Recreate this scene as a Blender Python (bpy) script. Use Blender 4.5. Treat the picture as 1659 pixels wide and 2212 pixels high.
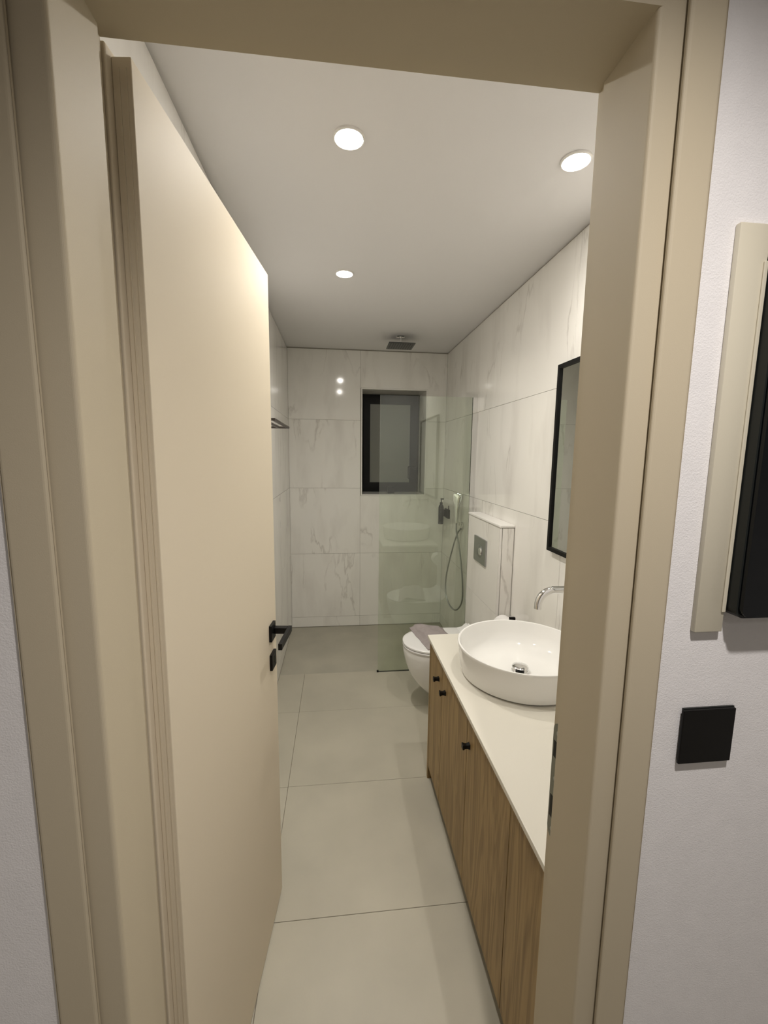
import bpy, bmesh, math, random
from mathutils import Vector, Matrix, noise
random.seed(4)
for o in list(bpy.data.objects): bpy.data.objects.remove(o)
S = bpy.context.scene
C = S.collection

# ---------------------------------------------------------------- camera
F, YAW, PITCH, ROLL, CAMZ = 909.09, 0.1115, 0.1327, -0.0115, 1.5863
cd = bpy.data.cameras.new('camera'); cam = bpy.data.objects.new('camera', cd); C.objects.link(cam)
cd.sensor_fit = 'HORIZONTAL'; cd.sensor_width = 36.0; cd.lens = F / 1659.0 * 36.0; cd.clip_start = 0.02
fw = Vector((math.sin(YAW) * math.cos(PITCH), math.cos(YAW) * math.cos(PITCH), -math.sin(PITCH)))
rt = Vector((math.cos(YAW), -math.sin(YAW), 0)); dn = fw.cross(rt)
r2 = rt * math.cos(ROLL) + dn * math.sin(ROLL); d2 = -rt * math.sin(ROLL) + dn * math.cos(ROLL)
mw = Matrix((r2, -d2, -fw)).transposed().to_4x4(); mw.translation = (0, 0, CAMZ)
cam.matrix_world = mw
S.camera = cam

# ---------------------------------------------------------------- world, lamps, exposure
w = bpy.data.worlds.new('world'); S.world = w; w.use_nodes = True
w.node_tree.nodes['Background'].inputs[0].default_value = (.9, .92, 1, 1)
w.node_tree.nodes['Background'].inputs[1].default_value = 0.0
S.view_settings.view_transform = 'Standard'; S.view_settings.look = 'None'
S.view_settings.gamma = 1.0; S.view_settings.exposure = 0.0
try: S.view_settings.use_curve_mapping = False
except Exception: pass
LAMP = 900.0         # emission of the small bright emitter of each bathroom downlight
SPOT = 13.0           # beam of each bathroom downlight
LAMPCOL = (1.0, .955, .885)
def spot(name, x, y, z, e, size, rad, col):
    l = bpy.data.lights.new(name, 'SPOT'); l.energy = e; l.spot_size = math.radians(size); l.spot_blend = 1.0
    l.shadow_soft_size = rad; l.color = col
    o = bpy.data.objects.new(name, l); o.location = (x, y, z); C.objects.link(o)
HALLCOL = (1.0, .94, .89)
spot('hall_spot', .31, -.02, 2.48, 76.0, 127, .03, HALLCOL)
ld = bpy.data.lights.new('hall_fill_light', 'AREA'); ld.shape = 'DISK'; ld.size = .25; ld.energy = 2.2; ld.color = HALLCOL  # unseen fill light, added behind the camera as weak hall ambient
lo = bpy.data.objects.new('hall_fill_light', ld); lo.location = (.3, -1.25, 2.485); C.objects.link(lo)

# ---------------------------------------------------------------- materials
def mat(name, col, rough=.5, metal=0.0, spec=.5, bump=0, bscale=300, var=0, vscale=4, coat=0):
    m = bpy.data.materials.new(name); m.use_nodes = True
    nt = m.node_tree; b = nt.nodes['Principled BSDF']
    b.inputs['Base Color'].default_value = (*col, 1); b.inputs['Roughness'].default_value = rough
    b.inputs['Metallic'].default_value = metal; b.inputs['Specular IOR Level'].default_value = spec
    b.inputs['Coat Weight'].default_value = coat; b.inputs['Coat Roughness'].default_value = .03
    g = nt.nodes.new('ShaderNodeNewGeometry')
    n = nt.nodes.new('ShaderNodeTexNoise'); n.inputs['Scale'].default_value = bscale; n.inputs['Detail'].default_value = 3
    nt.links.new(g.outputs['Position'], n.inputs['Vector'])
    if bump:
        bp = nt.nodes.new('ShaderNodeBump'); bp.inputs['Strength'].default_value = bump; bp.inputs['Distance'].default_value = .001
        nt.links.new(n.outputs['Fac'], bp.inputs['Height']); nt.links.new(bp.outputs['Normal'], b.inputs['Normal'])
    if var:
        n2 = nt.nodes.new('ShaderNodeTexNoise'); n2.inputs['Scale'].default_value = vscale; n2.inputs['Detail'].default_value = 5
        nt.links.new(g.outputs['Position'], n2.inputs['Vector'])
        r = nt.nodes.new('ShaderNodeMapRange'); r.inputs['From Min'].default_value = .3; r.inputs['From Max'].default_value = .7
        r.inputs['To Min'].default_value = 1 - var; r.inputs['To Max'].default_value = 1 + var * .5
        nt.links.new(n2.outputs['Fac'], r.inputs['Value'])
        mx = nt.nodes.new('ShaderNodeVectorMath'); mx.operation = 'SCALE'; mx.inputs[0].default_value = col
        nt.links.new(r.outputs['Result'], mx.inputs['Scale']); nt.links.new(mx.outputs[0], b.inputs['Base Color'])
    return m

def marble():
    m = mat('marble_tile', (.80, .78, .72), .08, spec=.5)
    nt = m.node_tree; N = nt.nodes.new; L = nt.links.new; b = nt.nodes['Principled BSDF']
    g = N('ShaderNodeNewGeometry'); oi = N('ShaderNodeObjectInfo')
    sc = N('ShaderNodeMath'); sc.operation = 'MULTIPLY'; sc.inputs[1].default_value = 37.0; L(oi.outputs['Random'], sc.inputs[0])
    add = N('ShaderNodeVectorMath'); L(g.outputs['Position'], add.inputs[0]); L(sc.outputs[0], add.inputs[1])
    mp = N('ShaderNodeMapping'); mp.inputs['Rotation'].default_value = (math.radians(32), math.radians(-32), 0)
    mp.inputs['Scale'].default_value = (1.9, 1.9, .55); L(add.outputs[0], mp.inputs['Vector'])
    n = N('ShaderNodeTexNoise'); n.inputs['Scale'].default_value = 1.7; n.inputs['Detail'].default_value = 7
    n.inputs['Roughness'].default_value = .5; n.inputs['Distortion'].default_value = .35; L(mp.outputs[0], n.inputs['Vector'])
    s = N('ShaderNodeMath'); s.operation = 'SUBTRACT'; s.inputs[1].default_value = .5; L(n.outputs['Fac'], s.inputs[0])
    a = N('ShaderNodeMath'); a.operation = 'ABSOLUTE'; L(s.outputs[0], a.inputs[0])
    v = N('ShaderNodeMapRange'); v.inputs['From Min'].default_value = 0; v.inputs['From Max'].default_value = .016
    v.inputs['To Min'].default_value = 1; v.inputs['To Max'].default_value = 0; L(a.outputs[0], v.inputs['Value'])
    n2 = N('ShaderNodeTexNoise'); n2.inputs['Scale'].default_value = 2.6; n2.inputs['Detail'].default_value = 3; L(add.outputs[0], n2.inputs['Vector'])
    k = N('ShaderNodeMapRange'); k.inputs['From Min'].default_value = .46; k.inputs['From Max'].default_value = .66; L(n2.outputs['Fac'], k.inputs['Value'])
    mu = N('ShaderNodeMath'); mu.operation = 'MULTIPLY'; L(v.outputs[0], mu.inputs[0]); L(k.outputs[0], mu.inputs[1])
    mu2 = N('ShaderNodeMath'); mu2.operation = 'MULTIPLY'; mu2.inputs[1].default_value = .5; L(mu.outputs[0], mu2.inputs[0])
    n3 = N('ShaderNodeTexNoise'); n3.inputs['Scale'].default_value = 3.2; n3.inputs['Detail'].default_value = 6; L(mp.outputs[0], n3.inputs['Vector'])
    k3 = N('ShaderNodeMapRange'); k3.inputs['From Min'].default_value = .5; k3.inputs['From Max'].default_value = .75
    k3.inputs['To Max'].default_value = .25; L(n3.outputs['Fac'], k3.inputs['Value'])
    mxm = N('ShaderNodeMath'); mxm.operation = 'MAXIMUM'; L(mu2.outputs[0], mxm.inputs[0]); L(k3.outputs[0], mxm.inputs[1])
    mix = N('ShaderNodeMix'); mix.data_type = 'RGBA'; L(mxm.outputs[0], mix.inputs[0])
    mix.inputs[6].default_value = (.86, .838, .79, 1); mix.inputs[7].default_value = (.43, .395, .35, 1)
    L(mix.outputs[2], b.inputs['Base Color'])
    return m

def wood():
    m = mat('oak_veneer', (.4, .28, .16), .5, spec=.3)
    nt = m.node_tree; N = nt.nodes.new; L = nt.links.new; b = nt.nodes['Principled BSDF']
    g = N('ShaderNodeNewGeometry'); oi = N('ShaderNodeObjectInfo')
    sc = N('ShaderNodeMath'); sc.operation = 'MULTIPLY'; sc.inputs[1].default_value = 11.0; L(oi.outputs['Random'], sc.inputs[0])
    add = N('ShaderNodeVectorMath'); L(g.outputs['Position'], add.inputs[0]); L(sc.outputs[0], add.inputs[1])
    mp = N('ShaderNodeMapping'); mp.inputs['Scale'].default_value = (9, 9, .75); L(add.outputs[0], mp.inputs['Vector'])
    n = N('ShaderNodeTexNoise'); n.inputs['Scale'].default_value = 1.6; n.inputs['Detail'].default_value = 4; n.inputs['Distortion'].default_value = 1.2; L(mp.outputs[0], n.inputs['Vector'])
    sn = N('ShaderNodeMath'); sn.operation = 'MULTIPLY'; sn.inputs[1].default_value = 34; L(n.outputs['Fac'], sn.inputs[0])
    si = N('ShaderNodeMath'); si.operation = 'SINE'; L(sn.outputs[0], si.inputs[0])
    mp2 = N('ShaderNodeMapping'); mp2.inputs['Scale'].default_value = (150, 150, 3.5); L(add.outputs[0], mp2.inputs['Vector'])
    n2 = N('ShaderNodeTexNoise'); n2.inputs['Scale'].default_value = 1.0; n2.inputs['Detail'].default_value = 4; L(mp2.outputs[0], n2.inputs['Vector'])
    a1 = N('ShaderNodeMath'); a1.operation = 'MULTIPLY_ADD'; a1.inputs[1].default_value = .17; a1.inputs[2].default_value = .22; L(si.outputs[0], a1.inputs[0])
    a2 = N('ShaderNodeMath'); a2.operation = 'MULTIPLY_ADD'; a2.inputs[1].default_value = .55; L(n2.outputs['Fac'], a2.inputs[0]); L(a1.outputs[0], a2.inputs[2])
    cr = N('ShaderNodeMix'); cr.data_type = 'RGBA'; L(a2.outputs[0], cr.inputs[0])
    cr.inputs[6].default_value = (.135, .080, .030, 1); cr.inputs[7].default_value = (.46, .32, .145, 1)
    L(cr.outputs[2], b.inputs['Base Color'])
    return m

def glassmat():
    m = bpy.data.materials.new('green_tinted_glass'); m.use_nodes = True; nt = m.node_tree; nt.nodes.clear(); N = nt.nodes.new; L = nt.links.new
    o = N('ShaderNodeOutputMaterial'); t = N('ShaderNodeBsdfTransparent'); t.inputs[0].default_value = (.915, .944, .900, 1)
    gl = N('ShaderNodeBsdfGlossy'); gl.inputs['Roughness'].default_value = .0; gl.inputs[0].default_value = (.95, 1, .95, 1)
    fr = N('ShaderNodeFresnel'); fr.inputs[0].default_value = 1.95; gg = N('ShaderNodeNewGeometry')
    fm = N('ShaderNodeMath'); fm.operation = 'SUBTRACT'; fm.use_clamp = True; L(fr.outputs[0], fm.inputs[0]); L(gg.outputs['Backfacing'], fm.inputs[1])
    mx = N('ShaderNodeMixShader'); L(fm.outputs[0], mx.inputs[0]); L(t.outputs[0], mx.inputs[1]); L(gl.outputs[0], mx.inputs[2]); L(mx.outputs[0], o.inputs[0])
    return m

def emis(name, col, s):
    m = bpy.data.materials.new(name); m.use_nodes = True; nt = m.node_tree; nt.nodes.clear()
    e = nt.nodes.new('ShaderNodeEmission'); e.inputs[0].default_value = (*col, 1); e.inputs[1].default_value = s
    o = nt.nodes.new('ShaderNodeOutputMaterial'); nt.links.new(e.outputs[0], o.inputs[0]); return m

M_TILE = marble(); M_WOOD = wood(); M_GLASS = glassmat()
M_LAMP = emis('downlight_emitter', LAMPCOL, LAMP)
M_LENS = emis('downlight_lens', LAMPCOL, 22.0)
M_FLOOR = mat('stone_floor_tile', (.455, .425, .34), .45, bump=.15, bscale=120, var=.13, vscale=2.2)
M_SHOWER = mat('shower_floor_tile', (.41, .385, .31), .45, bump=.15, bscale=120, var=.14, vscale=3)
M_GROUT = mat('grout', (.36, .33, .28), .9)
M_FGROUT = mat('floor_grout', (.26, .22, .17), .9)
M_CEIL = mat('white_ceiling_paint', (.80, .785, .78), .8, bump=.1)
M_WALL = mat('hall_wall_paint', (.80, .785, .79), .85, bump=.5, bscale=500, var=.03, vscale=30)
M_PAINT = mat('beige_lacquer', (.52, .455, .335), .6, spec=.3, bump=.08, bscale=700)
M_DOOR = mat('beige_door_lacquer', (.70, .62, .485), .6, spec=.28, bump=.08, bscale=700)
M_CREAM = mat('cream_board_paint', (.60, .56, .45), .4, bump=.1)
M_BLACK = mat('matt_black_metal', (.004, .0038, .0035), .45, spec=.22)
M_BRONZE = mat('dark_bronze', (.06, .05, .042), .4, metal=.4)
M_CER = mat('white_ceramic', (.86, .85, .82), .06, spec=.5)
M_SEAT = mat('white_seat_plastic', (.84, .83, .81), .22)
M_COUNTER = mat('white_solid_surface', (.70, .67, .59), .28, bump=.03)
M_WEDGE = mat('countertop_edge', (.62, .58, .56), .5)
M_CHROME = mat('chrome', (.82, .82, .82), .07, metal=1)
M_STEEL = mat('brushed_steel', (.42, .43, .43), .3, metal=1)
M_DARKSTEEL = mat('dark_steel', (.10, .105, .10), .35, metal=.8)
M_ZINC = mat('zinc_plate', (.25, .26, .22), .5, metal=.7)
M_MIRROR = mat('mirror_silver', (.72, .74, .70), .02, metal=1)
M_TRIM = mat('white_tile_trim', (.82, .80, .76), .3)
M_TOWEL = mat('grey_towel_cloth', (.37, .325, .315), .95, bump=1.0, bscale=900, var=.08, vscale=40)
M_PAPER = mat('toilet_paper', (.84, .82, .80), .9)
M_FROST = mat('frosted_pane', (.20, .20, .175), .33, spec=.5)
M_SCREEN = mat('black_screen_glass', (.003, .004, .005), .05, spec=.3)
M_BODY = mat('dark_grey_plastic', (.016, .018, .017), .35, spec=.3)
M_BOTTLE = mat('black_bottle', (.010, .010, .011), .12)
M_BLUEG = mat('dark_mark', (.05, .07, .06), .4)

# ---------------------------------------------------------------- helpers
class MB:
    def __init__(s): s.b = bmesh.new()
    def box(s, x0, x1, y0, y1, z0, z1, bev=0, seg=2):
        r = bmesh.ops.create_cube(s.b, size=1.0)
        for v in r['verts']: v.co = Vector(((x0 + x1) / 2 + v.co.x * (x1 - x0), (y0 + y1) / 2 + v.co.y * (y1 - y0), (z0 + z1) / 2 + v.co.z * (z1 - z0)))
        if bev:
            es = list({e for v in r['verts'] for e in v.link_edges})
            bmesh.ops.bevel(s.b, geom=es, offset=bev, segments=seg, affect='EDGES', profile=.5)
        return s
    def tube(s, pts, r, n=16, cap=True, radii=None):
        pts = [Vector(p) for p in pts]; rings = []; up = None
        for i, p in enumerate(pts):
            t = ((pts[min(i + 1, len(pts) - 1)]) - (pts[max(i - 1, 0)])).normalized()
            if up is None:
                a = Vector((0, 0, 1)) if abs(t.z) < .9 else Vector((1, 0, 0)); up = (a - t * a.dot(t)).normalized()
            else: up = (up - t * up.dot(t)).normalized()
            sd = t.cross(up); rr = radii[i] if radii else r
            rings.append([s.b.verts.new(p + (up * math.cos(2 * math.pi * k / n) + sd * math.sin(2 * math.pi * k / n)) * rr) for k in range(n)])
        for a, b in zip(rings, rings[1:]):
            for k in range(n): s.b.faces.new((a[k], b[k], b[(k + 1) % n], a[(k + 1) % n]))
        if cap: s.b.faces.new(rings[0]); s.b.faces.new(list(reversed(rings[-1])))
        return s
    def lathe(s, prof, cx, cy, n=64, axis='z', sx=1, sy=1):
        rings = []
        for r, z in prof:
            ring = []
            for k in range(n):
                a = 2 * math.pi * k / n; p = (cx + r * sx * math.cos(a), cy + r * sy * math.sin(a), z)
                if axis == 'y': p = (cx + r * math.cos(a), z, cy + r * math.sin(a))
                if axis == 'x': p = (z, cx + r * math.cos(a), cy + r * math.sin(a))
                ring.append(s.b.verts.new(p))
            rings.append(ring)
        for a, b in zip(rings, rings[1:]):
            for k in range(n): s.b.faces.new((a[k], a[(k + 1) % n], b[(k + 1) % n], b[k]))
        s.b.faces.new(rings[0]); s.b.faces.new(rings[-1])
        return s
    def loft(s, secs):
        rings = [[s.b.verts.new(p) for p in sec] for sec in secs]; n = len(rings[0])
        for a, b in zip(rings, rings[1:]):
            for k in range(n): s.b.faces.new((a[k], a[(k + 1) % n], b[(k + 1) % n], b[k]))
        s.b.faces.new(rings[0]); s.b.faces.new(rings[-1])
        return s
    def xf(s, m): s.b.transform(m); return s
    def obj(s, name, m, parent=None, smooth=False, loc=None):
        b = s.b; bmesh.ops.recalc_face_normals(b, faces=b.faces)
        me = bpy.data.meshes.new(name)
        if loc is None and parent is None and len(b.verts):
            xs = [v.co.x for v in b.verts]; ys = [v.co.y for v in b.verts]; zs = [v.co.z for v in b.verts]
            loc = ((min(xs) + max(xs)) / 2, (min(ys) + max(ys)) / 2, min(zs))
        if loc is not None: bmesh.ops.translate(b, verts=b.verts, vec=-Vector(loc))
        b.to_mesh(me); b.free(); me.materials.append(m)
        o = bpy.data.objects.new(name, me); C.objects.link(o)
        if loc is not None: o.location = loc
        if smooth:
            for p in me.polygons: p.use_smooth = True
            try: me.set_sharp_from_angle(angle=math.radians(38))
            except Exception: pass
        if parent is not None:
            o.parent = parent
            # parts are modelled in world space unless the thing says otherwise
            if parent.get('_local') is None: o.matrix_parent_inverse = Matrix.Translation(-Vector(parent_world(parent)))
        return o
WORLD = {}
def parent_world(p):
    v = Vector(p.location)
    q = p.parent
    while q is not None:
        v = Vector(p.matrix_parent_inverse.translation) + v + parent_world(q); break
    return v
def tag(o, label, cat, group=None):
    o['label'] = label; o['category'] = cat
    if group: o['group'] = group
    return o
def thing(name, loc, label, cat, group=None):
    o = bpy.data.objects.new(name, None); o.empty_display_size = .05; C.objects.link(o); o.location = loc
    return tag(o, label, cat, group)
def struct(o, label=None, cat='wall'):
    o['kind'] = 'structure'
    if label: o['label'] = label; o['category'] = cat
    return o
def sempty(name, loc, label, cat):
    o = bpy.data.objects.new(name, None); C.objects.link(o); o.location = loc; return struct(o, label, cat)
def box(name, m, *a, parent=None, bev=0, smooth=False, seg=2): return MB().box(*a, bev=bev, seg=seg).obj(name, m, parent, smooth)

# room dimensions (metres, camera stands at the origin)
XL, XR, YB, H = -.42, .978, 3.796, 2.495
YF = .675                       # bathroom side of the door wall
ROW = [0, .095, .695, 1.295, 1.895, 2.487]
J = .0009; T = .008
WX0, WX1, WZ0, WZ1, WY = .217, .800, 1.232, 2.170, 4.10      # window recess

# ---------------------------------------------------------------- structure
fl = struct(box('floor', M_FGROUT, XL - .2, XR + .2, YF, YB + .5, -.10, -.004), 'grey beige stone tiled bathroom floor with darker shower area', 'floor')
ys = [YF - .14, 1.272, 1.872, 2.472, 2.935]
for a, b in zip(ys, ys[1:]):
    for x0, x1 in ((XL, -.240), (-.240, .960), (.960, XR)):
        if x1 - x0 < .02: x1 = XR
        box('tile', M_FLOOR, x0 + J, x1 - J, a + J, b - J, -.012, 0, parent=fl, bev=.0008, seg=1)
for x0, x1 in ((XL, XR),):
    box('shower_tile', M_SHOWER, x0 + J, x1 - J, 2.935 + .002, YB, -.02, -.003, parent=fl, bev=.0008, seg=1)
hallfl = struct(box('floor_hall', M_FLOOR, -1.4, 1.8, -1.8, YF - .142, -.1, 0), 'grey beige stone hall floor in front of the bathroom door', 'floor')
ce = struct(box('ceiling', M_CEIL, -1.4, 1.8, -1.8, YB + .5, H, H + .1), 'plain white ceiling with three lit downlights', 'ceiling')

def wall_tiles(par, axis, plane, depth, us, zs, skip=None):
    for a, b in zip(us, us[1:]):
        for c, d in zip(zs, zs[1:]):
            p, q, r, t = a + J, b - J, c + J, d - J
            rects = [(p, q, r, t)]
            if skip and not (q <= skip[0] + .004 or p >= skip[1] or t <= skip[2] or r >= skip[3]):
                sx0, sx1, sz0, sz1 = skip; rects = []
                lo_, hi_ = max(r, sz0), min(t, sz1)
                if p < sx0 - .03: rects.append((p, sx0, lo_, hi_))
                if q > sx1 + .01: rects.append((sx1, q, lo_, hi_))
                if r < sz0: rects.append((p, q, r, lo_))
                if t > sz1: rects.append((p, q, hi_, t))
            mb = MB()
            for (p, q, r, t) in rects:
                if axis == 'x': mb.box(*sorted((plane, plane + depth)), p, q, r, t)
                else: mb.box(p, q, *sorted((plane, plane + depth)), r, t)
            mb.obj('tile', M_TILE, par)

wl = struct(box('wall_left', M_GROUT, XL - .12, XL - .006, YF - .0, YB + .3, -.02, H), 'left bathroom wall of white grey-veined marble tiles', 'wall')
wall_tiles(wl, 'x', XL, -T, [YF, .8, 2.0, 3.2, YB], ROW)
wr = struct(box('wall_right', M_GROUT, XR + .006, XR + .12, YF - .0, YB + .3, -.02, H), 'right bathroom wall of white grey-veined marble tiles', 'wall')
wall_tiles(wr, 'x', XR, T, [YF, 1.718, 2.918, YB], ROW)
mb = MB(); y0, y1 = YB + .006, YB + .34
mb.box(XL - .12, WX0, y0, y1, -.02, H); mb.box(WX1, XR + .12, y0, y1, -.02, H)
mb.box(WX0, WX1, y0, y1, -.02, WZ0); mb.box(WX0, WX1, y0, y1, WZ1, H)
wb = struct(mb.obj('wall_back', M_GROUT), 'tiled back wall of the shower with a small recessed window', 'wall')
wall_tiles(wb, 'y', YB, T, [XL, .2065, XR], ROW, skip=(WX0 - .006, WX1 + .006, WZ0 - .006, WZ1 + .006))
# lining of the window recess and its thin trim
for n_, a in (('reveal_tile', (WX1 - .006, WX1 + .002, YB, WY, WZ0, WZ1)), ('reveal_tile', (WX0 - .002, WX0 + .006, YB, WY, WZ0, WZ1)),
              ('reveal_tile', (WX0, WX1, YB, WY, WZ1 - .006, WZ1 + .002)), ('sill_tile', (WX0, WX1, YB, WY, WZ0 - .002, WZ0 + .006))):
    box(n_, M_TILE, *a, parent=wb)
for a in ((WX0 - .005, WX0 + .003, YB - .003, YB + .02, WZ0 - .005, WZ1 + .005), (WX1 - .003, WX1 + .005, YB - .003, YB + .02, WZ0 - .005, WZ1 + .005),
          (WX0, WX1, YB - .003, YB + .02, WZ1 - .003, WZ1 + .005), (WX0, WX1, YB - .003, YB + .02, WZ0 - .005, WZ0 + .003)):
    box('edge_trim', M_TRIM, *a, parent=wb, bev=.001)

# door wall with its opening
OX0, OX1, OZ = -.345, .430, 2.165
mb = MB(); mb.box(-1.4, OX0, .531, YF, -.05, H); mb.box(OX1, 1.8, .531, YF, -.05, H); mb.box(OX0, OX1, .531, YF, OZ, H)
wf = struct(mb.obj('wall_front', M_WALL), 'pale painted hall wall around the bathroom doorway', 'wall')
struct(box('wall_hall_left', M_WALL, -1.45, -1.35, -1.8, .531, 0, H), 'pale painted side wall of the hall, left', 'wall')
struct(box('wall_hall_right', M_WALL, 1.75, 1.85, -1.8, .531, 0, H), 'pale painted side wall of the hall, right', 'wall')
struct(box('wall_rear', M_WALL, -1.4, 1.8, -1.85, -1.75, 0, H), 'pale painted hall wall opposite the bathroom', 'wall')

# door frame
RX0, RX1, RZ = -.296, .380, 2.117
fr = sempty('trim_1', (0, .6, 0), 'beige lacquered frame and architrave of the bathroom doorway', 'door frame')
def vprof(pts, z0, z1, name, m, par, bev=0):      # extruded plan profile
    mb = MB(); lo_ = [mb.b.verts.new((x, y, z0)) for x, y in pts]; hi_ = [mb.b.verts.new((x, y, z1)) for x, y in pts]; n = len(pts)
    mb.b.faces.new(lo_); mb.b.faces.new(hi_)
    for k in range(n): mb.b.faces.new((lo_[k], lo_[(k + 1) % n], hi_[(k + 1) % n], hi_[k]))
    return mb.obj(name, m, par, smooth=False)
def rounded(x, y, r, sx, n=5):     # rounded convex corner at reveal / hall face
    return [(x + sx * (r - r * math.cos(a)), y + r - r * math.sin(a)) for a in [math.pi / 2 * k / n for k in range(n + 1)]]
YH = .533
c_ = rounded(RX0, YH, .005, -1)
vprof([(OX0, YH)] + [(p[0], p[1]) for p in reversed(c_)] + [(RX0, .638), (RX0 - .015, .638), (RX0 - .015, YF), (OX0, YF)], 0, RZ, 'jamb', M_PAINT, fr)
c_ = rounded(RX1, YH, .005, 1)
vprof([(OX1, YH)] + [(p[0], p[1]) for p in reversed(c_)] + [(RX1, .638), (RX1 + .015, .638), (RX1 + .015, YF), (OX1, YF)], 0, RZ, 'jamb', M_PAINT, fr)
mb = MB().box(OX0, OX1, YH, .638, RZ, OZ); mb.box(OX0, OX1, .6382, YF, RZ + .016, OZ); mb.box(OX0, RX0 - .015, .6382, YF, RZ, RZ + .016); mb.box(RX1 + .015, OX1, .6382, YF, RZ, RZ + .016); mb.obj('head', M_PAINT, fr)
mb = MB().box(-.382, -.3315, .524, .5308, 0, 2.21, bev=.005, seg=4); mb.obj('casing', M_PAINT, fr)
mb = MB().box(.4135, .463, .524, .5308, 0, 2.21, bev=.005, seg=4); mb.obj('casing', M_PAINT, fr)
mb = MB().box(-.3315, .4135, .524, .5308, 2.151, 2.21, bev=.005, seg=4); mb.obj('casing', M_PAINT, fr)
# seal strip in the left rebate and strike plate in the right one
box('seal', M_TRIM, RX0 - .0155, RX0 - .013, .6385, .644, .01, RZ + .014, parent=fr)
mb = MB(); zc0, zc1 = .885, 1.112
outl = []
for k in range(9):
    a = math.pi * k / 8; outl.append((.657 - .0155 * math.cos(a), zc1 - .016 + .016 * math.sin(a)))
for k in range(9):
    a = math.pi * k / 8; outl.append((.657 + .0155 * math.cos(a), zc0 + .016 - .016 * math.sin(a)))
A_ = [mb.b.verts.new((RX1 + .0128, y, z)) for y, z in outl]; B_ = [mb.b.verts.new((RX1 + .0148, y, z)) for y, z in outl]
mb.b.faces.new(A_); mb.b.faces.new(B_)
for k in range(len(outl)): mb.b.faces.new((A_[k], A_[(k + 1) % len(outl)], B_[(k + 1) % len(outl)], B_[k]))
sp = mb.obj('strike_plate', M_ZINC, fr); sp['label'] = 'dull grey metal strike plate'
for z0, z1 in ((1.045, 1.076), (.925, .968)): box('latch_hole', M_BLACK, RX1 + .0122, RX1 + .0135, .650, .668, z0, z1, parent=sp)
for z in (1.094, 1.005, .903): MB().lathe([(.0001, RX1 + .0118), (.004, RX1 + .0118), (.005, RX1 + .013), (.005, RX1 + .0132)], .657, z, n=14, axis='x').obj('screw', M_STEEL, sp, smooth=True)

# ---------------------------------------------------------------- door leaf (opens into the bathroom)
TH = math.radians(5.97)
dr = sempty('door_1', (-.279, .688, 0), 'beige flush door standing open into the bathroom', 'door')
dr.rotation_euler = (0, 0, math.pi / 2 - TH); dr['_local'] = 1
def dpart(mb, name, m, parent=dr, smooth=False):
    o = mb.obj(name, m, None, smooth, loc=(0, 0, 0)); o.parent = parent; return o
leaf = dpart(MB().box(0, .700, 0, .027, .008, 2.124, bev=.0012), 'leaf', M_DOOR)
dpart(MB().box(-.013, .713, .0272, .040, .008, 2.133, bev=.003, seg=3), 'rebate_lip', M_DOOR)
mb = MB().box(-.0012, 0, .0065, .0085, .02, 2.11); mb.box(-.0012, 0, .0165, .0185, .02, 2.11); dpart(mb, 'edge_bead', M_DOOR)
hd = dpart(MB().box(.611, .662, -.009, -.0002, .997, 1.050, bev=.001), 'handle', M_BLACK); hd['label'] = 'square black rosette with lever handle'
dpart(MB().box(.637, .659, -.050, -.0092, 1.014, 1.034, bev=.0015), 'neck', M_BLACK, hd)
dpart(MB().box(.522, .661, -.062, -.0502, 1.014, 1.034, bev=.0015), 'lever', M_BLACK, hd)
es = dpart(MB().box(.611, .662, -.009, -.0002, .901, .953, bev=.001), 'key_plate', M_BLACK)
dpart(MB().box(.634, .639, -.0098, -.009, .918, .940), 'keyhole', M_SCREEN, es)
for z in (.28, 1.05, 1.83):
    dpart(MB().tube([(-.012, .046, z), (-.012, .046, z + .07)], .0065, 14), 'hinge', M_STEEL, smooth=True)
del dr['_local']

# ---------------------------------------------------------------- window
wi = sempty('window_1', ((WX0 + WX1) / 2, WY, WZ0), 'black framed window recessed in the shower back wall', 'window')
X0, X1, Z0, Z1 = WX0 + .006, WX1 - .006, WZ0 + .006, WZ1 - .006
def ring(name, m, x0, x1, z0, z1, b, ya, yb, par, bt=None, bb=None):
    bt = bt or b; bb = bb or b
    mb = MB().box(x0, x0 + b, ya, yb, z0, z1); mb.box(x1 - b, x1, ya, yb, z0, z1)
    mb.box(x0 + b, x1 - b, ya, yb, z1 - bt, z1); mb.box(x0 + b, x1 - b, ya, yb, z0, z0 + bb)
    return mb.obj(name, m, par)
ring('frame', M_BLACK, X0, X1, Z0, Z1, .045, WY, WY + .06, wi)
ss = ring('sash', M_BLACK, X0 + .030, X1 - .030, Z0 + .030, Z1 - .030, .062, WY - .014, WY - .0002, wi)
box('pane', M_FROST, X0 + .085, X1 - .085, WY - .006, WY + .004, Z0 + .085, Z1 - .085, parent=wi)
hx = .755
hw = box('window_handle', M_BLACK, hx - .012, hx + .012, WY - .022, WY - .0142, 1.455, 1.515, parent=wi, bev=.002)
mb = MB().tube([(hx, WY - .02, 1.49), (hx, WY - .055, 1.49), (hx - .012, WY - .062, 1.488), (hx - .075, WY - .062, 1.482)], .006, 10)
mb.tube([(hx - .072, WY - .062, 1.482), (hx - .072, WY - .062, 1.375), (hx - .045, WY - .055, 1.355), (hx - .042, WY - .055, 1.48)], .0045, 8)
mb.obj('grip', M_BLACK, hw, smooth=True)

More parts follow.
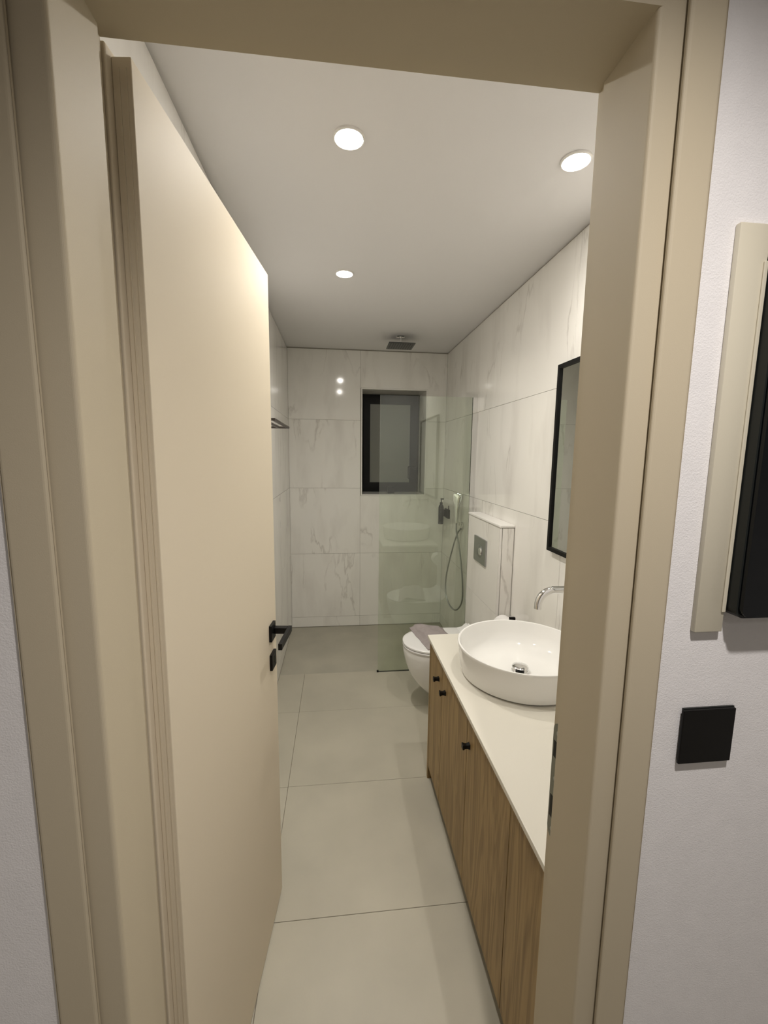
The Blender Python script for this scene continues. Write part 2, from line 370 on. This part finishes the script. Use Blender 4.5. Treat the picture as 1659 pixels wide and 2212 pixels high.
# ---------------------------------------------------------------- shower screen
YS = 2.92
g = thing('shower_screen', (.63, YS, 0), 'frameless green-tinted glass panel standing between toilet and shower', 'shower screen')
box('glass_pane', M_GLASS, .293, .952, YS - .004, YS + .004, .004, 1.995, parent=g)
box('wall_profile', M_CHROME, .940, XR - .0005, YS - .009, YS + .009, .004, 1.996, parent=g, bev=.001)['label'] = 'chrome wall channel'
box('floor_clip', M_BLACK, .286, .300, YS - .008, YS + .008, .0, .010, parent=g)
box('floor_seal', M_BODY, .300, .95, YS - .005, YS + .005, -.001, .0038, parent=g)

# ---------------------------------------------------------------- cistern boxing
CX0, CY0, CY1, CZ = .896, 2.207, 2.768, 1.212
cb = thing('cistern_boxing', (.937, 2.48, 0), 'half-height tiled boxing with white ledge behind the toilet', 'ledge')
box('core', M_GROUT, CX0 + .006, XR - .0005, CY0 + .006, CY1 - .001, 0, CZ - .015, parent=cb)
for z0, z1 in ((0, .095), (.095, .695), (.695, CZ - .014)):
    box('front_tile', M_TILE, CX0, CX0 + .0058, CY0 + .012, CY1, z0 + J / 2, z1 - J / 2, parent=cb)
box('side_tile', M_TILE, CX0 + .014, XR - .003, CY0, CY0 + .0058, .001, CZ - .016, parent=cb)
box('corner_trim', M_TRIM, CX0 - .001, CX0 + .0115, CY0 - .001, CY0 + .010, 0, CZ - .014, parent=cb, bev=.003)
box('ledge', M_TRIM, CX0 - .006, XR - .0005, CY0 - .006, CY1, CZ - .013, CZ + .002, parent=cb, bev=.004)

fp = thing('flush_plate', (CX0, 2.505, .925), 'square chrome dual-flush plate on the tiled boxing above toilet', 'flush plate')
box('plate', M_STEEL, CX0 - .011, CX0 - .0003, 2.400, 2.612, .925, 1.085, parent=fp, bev=.002)
MB().lathe([(.0001, CX0 - .013), (.041, CX0 - .013), (.043, CX0 - .0115), (.043, CX0 - .011)], 2.500, 1.003, axis='x').obj('button', M_STEEL, fp, True)
MB().lathe([(.0001, CX0 - .0185), (.022, CX0 - .0185), (.026, CX0 - .015), (.027, CX0 - .013)], 2.484, 1.003, axis='x').obj('button', M_CHROME, fp, True)

# ---------------------------------------------------------------- toilet
TY = 2.485
def dsec(xf, xb, hw_, z, n=40, p=2.2):        # D-shaped outline: square at the wall, round at the front
    L_ = xb - xf; s_ = L_ * .52; out = []
    for k in range(n + 1):
        a = -math.pi / 2 + math.pi * k / n
        cx, sy = math.cos(a), math.sin(a)
        x = xf + s_ - s_ * (abs(cx) ** (2 / p)); y = TY + hw_ * math.copysign(abs(sy) ** (2 / p), sy)
        out.append((x, y, z))
    out += [(xf + s_ + (xb - xf - s_) * .5, TY + hw_ * .99, z), (xb, TY + hw_ * .93, z), (xb, TY - hw_ * .93, z), (xf + s_ + (xb - xf - s_) * .5, TY - hw_ * .99, z)]
    return out
to = thing('toilet', (.65, TY, .06), 'white wall-hung toilet with closed lid beside the glass screen', 'toilet')
xb = CX0 - .0005
secs = [(.640, .080, .070), (.585, .105, .085), (.535, .130, .120), (.490, .150, .170), (.452, .164, .230), (.426, .173, .300), (.413, .178, .360), (.410, .180, .392), (.413, .177, .400)]
MB().loft([dsec(a, xb, b, z) for a, b, z in secs]).obj('bowl', M_CER, to, smooth=True)
MB().loft([dsec(.410, .865, .181, z) for z in (.4035, .405)] + [dsec(.408, .865, .183, z) for z in (.408, .415)] + [dsec(.411, .865, .180, .418)]).obj('seat', M_SEAT, to, smooth=True)
MB().loft([dsec(.411, .865, .180, .4215)] + [dsec(.408, .865, .183, z) for z in (.424, .433)] + [dsec(.413, .863, .178, .4375)] + [dsec(.43, .85, .16, .439)]).obj('lid', M_SEAT, to, smooth=True)
mb = MB()
prof = [(.800, .4395), (.835, .446), (.852, .462), (.865, .470), (.876, .464), (.884, .4665), (.892, .452), (.8945, .402), (.868, .402), (.866, .4385)]
a_ = [mb.b.verts.new((x, TY - .165, z)) for x, z in prof]; b_ = [mb.b.verts.new((x, TY + .165, z)) for x, z in prof]
mb.b.faces.new(a_); mb.b.faces.new(b_)
for k in range(len(prof)): mb.b.faces.new((a_[k], a_[(k + 1) % len(prof)], b_[(k + 1) % len(prof)], b_[k]))
mb.obj('hinge_cover', M_SEAT, to, smooth=True)

# towel folded over the lid
def cloth(c00, c10, c11, c01, nu, nv, hump, thick, m, name):
    mb = MB(); G = []
    for s_ in (0, 1):
        g_ = []
        for i in range(nu + 1):
            row = []
            for j in range(nv + 1):
                u, v = i / nu, j / nv
                p = Vector(c00) * (1 - u) * (1 - v) + Vector(c10) * u * (1 - v) + Vector(c11) * u * v + Vector(c01) * (1 - u) * v
                e = min(u, 1 - u, v, 1 - v)
                sw = noise.noise(Vector((u * 3, v * 3.5, 1.3)))
                p.x += .010 * noise.noise(Vector((v * 4, u, 8))); p.y += .010 * noise.noise(Vector((u * 4, v, 3)))
                h = hump * math.sin(math.pi * u) * .7 + .010 * sw + .0035 * math.sin(v * 15 + u * 7) + (.008 if .12 < u < .88 else 0)
                if s_ == 0: p.z += max(h, 0) * .0
                else: p.z += thick * min(1, .25 + e * 9) + max(h, 0)
                row.append(mb.b.verts.new(p))
            g_.append(row)
        G.append(g_)
    for s_ in (0, 1):
        for i in range(nu):
            for j in range(nv):
                q = G[s_]; mb.b.faces.new((q[i][j], q[i + 1][j], q[i + 1][j + 1], q[i][j + 1]))
    for i in range(nu):
        for j in (0, nv): mb.b.faces.new((G[0][i][j], G[0][i + 1][j], G[1][i + 1][j], G[1][i][j]))
    for j in range(nv):
        for i in (0, nu): mb.b.faces.new((G[0][i][j], G[0][i][j + 1], G[1][i][j + 1], G[1][i][j]))
    return mb.obj(name, m, None, smooth=True)
tw = cloth((.478, 2.665, .4395), (.70, 2.640, .4395), (.74, 2.33, .4395), (.535, 2.335, .4395), 26, 26, .026, .014, M_TOWEL, 'hand_towel')
tag(tw, 'mauve grey hand towel folded across the closed toilet lid', 'towel')

# ---------------------------------------------------------------- vanity
CFX, CFY = .441, 1.880
CT = .732
va = thing('vanity_cabinet', (.71, 1.28, 0), 'oak veneered vanity cabinet under the white countertop', 'cabinet')
box('end_panel', M_WOOD, CFX - .001, XR - .001, CFY - .018, CFY, 0, CT - .0165, parent=va)
box('carcass', M_WOOD, CFX + .021, XR - .001, .69, CFY - .0185, .075, CT - .0165, parent=va)
box('plinth', M_BODY, CFX + .075, CFX + .09, .69, CFY - .019, 0, .0748, parent=va)
seams = [CFY - .019, 1.640, 1.290, .930, .695]
kn = [1.694, 1.582, 1.262, None]
for i, (a, b) in enumerate(zip(seams, seams[1:])):
    d_ = box('door', M_WOOD, CFX, CFX + .0195, b + .0015, a - .0015, .070, CT - .020, parent=va, bev=.0008)
    if kn[i]:
        def sq(x_, h_): return [(x_, kn[i] - h_, .62 - h_), (x_, kn[i] + h_, .62 - h_), (x_, kn[i] + h_, .62 + h_), (x_, kn[i] - h_, .62 + h_)]
        mb = MB().loft([sq(CFX - .0002, .0085), sq(CFX - .005, .0075), sq(CFX - .011, .0062), sq(CFX - .017, .0066), sq(CFX - .022, .0082), sq(CFX - .0245, .0088), sq(CFX - .026, .0082)])
        mb.obj('knob', M_BLACK, d_)
ct = box('countertop', M_COUNTER, .432, XR - .0005, .69, 1.902, CT - .016, CT, bev=.0015)
tag(ct, 'long white countertop on the oak vanity cabinet', 'countertop')

# vessel basin
BX, BY, BR = .722, 1.510, .249
ba = thing('wash_basin', (BX, BY, CT), 'round white ceramic vessel basin standing on the countertop', 'basin')
z = CT
prof = [(.200, z + .0005), (.222, z + .001), (.231, z + .008), (.236, z + .030), (.2425, z + .075), (BR - .002, z + .112), (BR, z + .121), (BR - .0015, z + .1245), (BR - .005, z + .1255), (BR - .0085, z + .1235),
        (BR - .013, z + .112), (.226, z + .080), (.208, z + .048), (.180, z + .026), (.130, z + .016), (.070, z + .011), (.032, z + .009), (.0275, z + .0085)]
MB().lathe(prof, BX, BY, n=96).obj('bowl', M_CER, ba, smooth=True)
dc = (BX - .018, BY - .065)
dg = MB().lathe([(.0275, z + .0115), (.031, z + .0155), (.033, z + .0135), (.033, z + .011)], BX, BY, n=40).obj('drain_ring', M_CHROME, ba, True)
MB().lathe([(.017, z + .012), (.017, z + .026)], BX, BY, n=32).obj('drain_stem', M_BODY, ba, True)
MB().lathe([(.010, z + .0262), (.030, z + .0275), (.0325, z + .0295), (.031, z + .0315), (.020, z + .0345), (.001, z + .0355)], BX, BY, n=48).obj('drain_cap', M_CHROME, ba, True)

# wall spout
fa = thing('wall_spout', (XR, 1.40, 1.12), 'curved chrome wall-mounted spout reaching over the basin', 'tap')
FY, FZ = 1.385, 1.116
pts = [(XR - .002, FY, FZ), (.87, FY, FZ)]; rr = .056; ex = .772
for k in range(13):
    a = math.pi / 2 * k / 12; pts.append((ex - rr * math.sin(a) + 0 * 1, FY, FZ - rr + rr * math.cos(a)))
pts.append((ex - rr, FY, FZ - rr - .012))
MB().tube(pts, .0132, 24).obj('spout', M_CHROME, fa, smooth=True)
MB().lathe([(.030, XR - .0002), (.030, XR - .006), (.027, XR - .008), (.012, XR - .0085)], FY, FZ, axis='x').obj('wall_rose', M_CHROME, fa, True)

# mirror
mi = thing('wall_mirror', (XR, 1.35, 1.17), 'rectangular mirror in a slim black frame on the right wall', 'mirror')
MY0, MY1, MZ0, MZ1 = .97, 1.800, 1.168, 1.985
mb = MB(); b = .017
for a in ((MY0, MY0 + b, MZ0, MZ1), (MY1 - b, MY1, MZ0, MZ1), (MY0 + b, MY1 - b, MZ0, MZ0 + b), (MY0 + b, MY1 - b, MZ1 - b, MZ1)): mb.box(XR - .024, XR - .0005, *a)
mb.obj('frame', M_BLACK, mi)
box('mirror_glass', M_MIRROR, XR - .016, XR - .010, MY0 + b, MY1 - b, MZ0 + b, MZ1 - b, parent=mi)

# toilet paper holder with its roll
ph = thing('paper_holder', (XR, 2.09, .70), 'black toilet paper holder behind the basin on the right wall', 'paper holder')
box('wall_plate', M_BLACK, XR - .008, XR - .0005, 2.050, 2.090, .655, .695, parent=ph, bev=.001)
MB().tube([(XR - .008, 2.070, .675), (.918, 2.070, .675), (.918, 2.078, .655), (.918, 2.19, .655)], .006, 10).obj('arm', M_BLACK, ph, smooth=True)
box('cap', M_BLACK, .908, .940, 2.050, 2.066, .682, .742, parent=ph, bev=.002)
mb = MB()
rp = [(.018, 2.083), (.052, 2.083), (.054, 2.086), (.054, 2.178), (.052, 2.181), (.018, 2.181), (.018, 2.084)]
rings = [[mb.b.verts.new((.918 + r_ * math.cos(2 * math.pi * k / 48), y_, .655 + r_ * math.sin(2 * math.pi * k / 48))) for k in range(48)] for r_, y_ in rp[:-1]]
for i in range(6):
    A_, B_ = rings[i], rings[(i + 1) % 6]
    for k in range(48): mb.b.faces.new((A_[k], A_[(k + 1) % 48], B_[(k + 1) % 48], B_[k]))
tag(mb.obj('toilet_roll', M_PAPER, None, True), 'white toilet paper roll on the black holder behind the basin', 'toilet roll')

# ---------------------------------------------------------------- shower fittings
sh = thing('rain_shower', (.49, 3.335, H), 'square overhead rain shower hanging from the ceiling', 'shower head')
SX, SY, SZ = .487, 3.340, 2.420
pl = box('shower_plate', M_DARKSTEEL, SX - .100, SX + .100, SY - .095, SY + .095, SZ, SZ + .008, parent=sh, bev=.001)
mb = MB()
for i in range(10): mb.box(SX - .083 + i * .0185 - .0035, SX - .083 + i * .0185 + .0035, SY - .08, SY + .08, SZ - .0015, SZ - .0001)
nz = mb.obj('nozzle_strips', M_BODY, pl); nz['kind'] = 'stuff'
MB().tube([(SX, SY, SZ + .0082), (SX, SY, SZ + .070)], .009, 16).obj('arm', M_CHROME, sh, True)
MB().lathe([(.034, H - .0002), (.034, H - .004), (.030, H - .007), (.010, H - .0072)], SX, SY).obj('ceiling_rose', M_CHROME, sh, True)
MB().lathe([(.016, SZ + .0082), (.016, SZ + .022), (.010, SZ + .026)], SX, SY, n=24).obj('ball_joint', M_CHROME, sh, True)

HY = 3.165
hs = thing('handset_bracket', (XR, HY, 1.06), 'round chrome wall bracket and outlet holding the hand shower', 'shower bracket')
MB().lathe([(.030, XR - .0002), (.030, XR - .010), (.026, XR - .013), (.012, XR - .0135)], HY, 1.05, axis='x', n=40).obj('wall_rose', M_CHROME, hs, True)
MB().tube([(XR - .012, HY, 1.06), (XR - .019, HY, 1.065)], .012, 16).obj('stem', M_CHROME, hs, True)
box('cradle', M_CHROME, XR - .034, XR - .018, HY - .014, HY + .014, 1.052, 1.080, parent=hs, bev=.003)
hh = thing('hand_shower', (.925, HY, 1.08), 'chrome stick hand shower with hose looping down the shower wall', 'hand shower')
mb = MB()
def rsec(w_, t_, z_, ox=0): return [(ox + w_ * a, t_ * b_, z_) for a, b_ in ((-.5, -.35), (-.35, -.5), (.35, -.5), (.5, -.35), (.5, .35), (.35, .5), (-.35, .5), (-.5, .35))]
mb.loft([rsec(.020, .016, 0), rsec(.026, .018, .01), rsec(.034, .018, .10), rsec(.040, .018, .145), rsec(.060, .022, .170), rsec(.066, .020, .228), rsec(.060, .012, .236)])
mb.xf(Matrix.Translation((.924, HY, 1.070)) @ Matrix.Rotation(math.radians(-28), 4, 'Z') @ Matrix.Rotation(math.radians(-5), 4, 'X'))
mb.obj('handset', M_CHROME, hh, smooth=True)
def cr(pts, n=10):
    P = [Vector(p) for p in pts]; P = [P[0]] + P + [P[-1]]; out = []
    for i in range(1, len(P) - 2):
        for k in range(n):
            t = k / n; a, b_, c, d = P[i - 1:i + 3]
            out.append(.5 * ((2 * b_) + (c - a) * t + (2 * a - 5 * b_ + 4 * c - d) * t * t + (3 * b_ - a - 3 * c + d) * t ** 3))
    return out + [P[-2]]
hose = cr([(.924, HY, 1.068), (.928, HY, 1.00), (.946, 3.12, .86), (.955, 3.05, .62), (.958, 3.06, .47), (.940, 3.14, .375), (.915, 3.24, .375), (.900, 3.32, .45), (.905, 3.34, .60), (.928, 3.26, .85), (.945, 3.20, .98), (XR - .014, HY + .01, 1.025)])
MB().tube(hose, .0065, 12).obj('hose', M_STEEL, hh, smooth=True)

DX, DY = .925, 3.665
ds = thing('soap_dispenser', (DX, DY, .985), 'black pump soap bottle in a wall bracket inside the shower', 'soap dispenser')
MB().lathe([(.022, .985), (.024, .99), (.024, 1.135), (.020, 1.150), (.013, 1.160), (.013, 1.178), (.011, 1.180)], DX, DY, n=32).obj('bottle', M_BOTTLE, ds, True)
mb = MB().tube([(DX, DY, 1.178), (DX, DY, 1.210)], .0045, 10); mb.box(DX - .007, DX + .022, DY - .007, DY + .007, 1.204, 1.216, bev=.003)
mb.obj('pump', M_BLACK, ds)
db = thing('bottle_bracket', (XR, 3.60, 1.03), 'small black wall bracket beside the pump soap bottle', 'bracket')
box('wall_plate', M_BLACK, XR - .016, XR - .0005, 3.555, 3.69, 1.045, 1.125, parent=db, bev=.002)
box('clamp', M_BLACK, DX + .0245, XR - .0162, DY - .010, DY + .010, 1.055, 1.115, parent=db)
MB().tube([(XR - .010, 3.57, 1.125), (XR - .010, 3.57, 1.160)], .004, 8).obj('peg', M_BLACK, db)

bc = box('small_box', M_BLACK, .469, .531, 3.890, 3.945, WZ0 + .0062, WZ0 + .068, bev=.002)
tag(bc, 'small black cube standing on the window sill', 'box')

# towel rack on the left wall
tr = thing('towel_rack', (XL, 2.32, 1.74), 'dark bronze towel shelf on the left wall behind the open door', 'towel rack')
ya, yb, xo, zr = 2.03, 2.63, -.285, 1.742
box('outer_rail', M_BRONZE, xo - .014, xo, ya, yb, zr, zr + .012, parent=tr, bev=.001)
box('middle_rail', M_BRONZE, xo - .070, xo - .056, ya + .012, yb - .012, zr, zr + .012, parent=tr, bev=.001)
for y in (ya, yb): box('side_arm', M_BRONZE, XL + .0005, xo - .0142, y - .007 if y == yb else y, y if y == yb else y + .012, zr, zr + .012, parent=tr, bev=.001)
box('wall_bar', M_BRONZE, XL + .0005, XL + .010, ya + .013, yb - .008, zr - .004, zr + .016, parent=tr)

# ---------------------------------------------------------------- downlights
spots = [((.037, 1.350), 'lit ceiling downlight nearest the open door, left of the pair'), ((.735, 1.356), 'lit ceiling downlight over the washbasin, beside the right wall'), ((.040, 2.268), 'smallest looking lit ceiling downlight, deepest into the bathroom')]
for (x, y), lab in spots:
    t = thing('downlight', (x, y, H), lab, 'ceiling light', 'recessed downlights in the bathroom ceiling')
    MB().lathe([(.0405, H - .0045), (.0415, H - .006), (.046, H - .0045), (.047, H - .0003), (.0405, H - .0003)], x, y, n=48).obj('trim_ring', M_TRIM, t, True)
    MB().lathe([(.0185, H - .0052), (.0400, H - .0050), (.0402, H - .0020), (.0185, H - .0020)], x, y, n=48).obj('lens', M_LENS, t)
    MB().lathe([(.001, H - .0056), (.0182, H - .0056), (.0183, H - .0050), (.001, H - .0050)], x, y, n=32).obj('emitter', M_LAMP, t)
    spot('downlight_beam', x, y, H - .016, SPOT * (2.2 if y > 2 else 1.0), 158, .016, LAMPCOL)

# ---------------------------------------------------------------- things on the hall wall
YW_ = .531
sw = thing('light_switch', (.550, YW_, 1.132), 'square flat black switch plate on the pale hall wall', 'light switch')
box('back_plate', M_BODY, .5105, .594, YW_ - .003, YW_ - .0003, 1.134, 1.219, parent=sw)
box('rocker', M_BLACK, .5075, .593, YW_ - .0075, YW_ - .0032, 1.132, 1.218, parent=sw, bev=.001)

sc = thing('wall_screen', (.66, YW_, 1.34), 'black glossy screen with rounded corners in a cream frame', 'screen')
mb = MB(); bx0, bx1, bz0, bz1 = .5085, .5520, 1.340, 1.885
mb.box(bx0, bx1, .5225, YW_ - .0004, bz0, bz1, bev=.0015); mb.obj('frame_board', M_CREAM, sc, True)
mb = MB().box(bx1 + .0003, .80, .5225, YW_ - .0004, bz1 - .040, bz1, bev=.002); mb.obj('frame_board', M_CREAM, sc, True)
mb = MB().box(.758, .80, .5225, YW_ - .0004, bz0, bz1 - .0404, bev=.002); mb.obj('frame_board', M_CREAM, sc, True)
mb = MB().box(bx1 - .006, bx1 - .0005, .5200, .5224, bz0 + .03, bz1 - .045, bev=.001); mb.obj('frame_bead', M_CREAM, sc)
def rrect(x0, x1, z0, z1, y0, y1, r, name, m, par):
    mb = MB(); o_ = []
    for cx, cz, a0 in ((x1 - r, z1 - r, 0), (x0 + r, z1 - r, 90), (x0 + r, z0 + r, 180), (x1 - r, z0 + r, 270)):
        for k in range(7):
            a = math.radians(a0 + 15 * k); o_.append((cx + r * math.cos(a), cz + r * math.sin(a)))
    A = [mb.b.verts.new((x, y0, z_)) for x, z_ in o_]; B = [mb.b.verts.new((x, y1, z_)) for x, z_ in o_]
    mb.b.faces.new(A); mb.b.faces.new(B)
    for k in range(len(o_)): mb.b.faces.new((A[k], A[(k + 1) % len(o_)], B[(k + 1) % len(o_)], B[k]))
    return mb.obj(name, m, par)
rrect(bx1 + .001, .757, 1.366, 1.845, .5065, YW_ - .0004, .012, 'housing', M_BODY, sc)
rrect(bx1 + .0035, .7545, 1.369, 1.842, .4995, .5063, .012, 'screen_glass', M_SCREEN, sc)
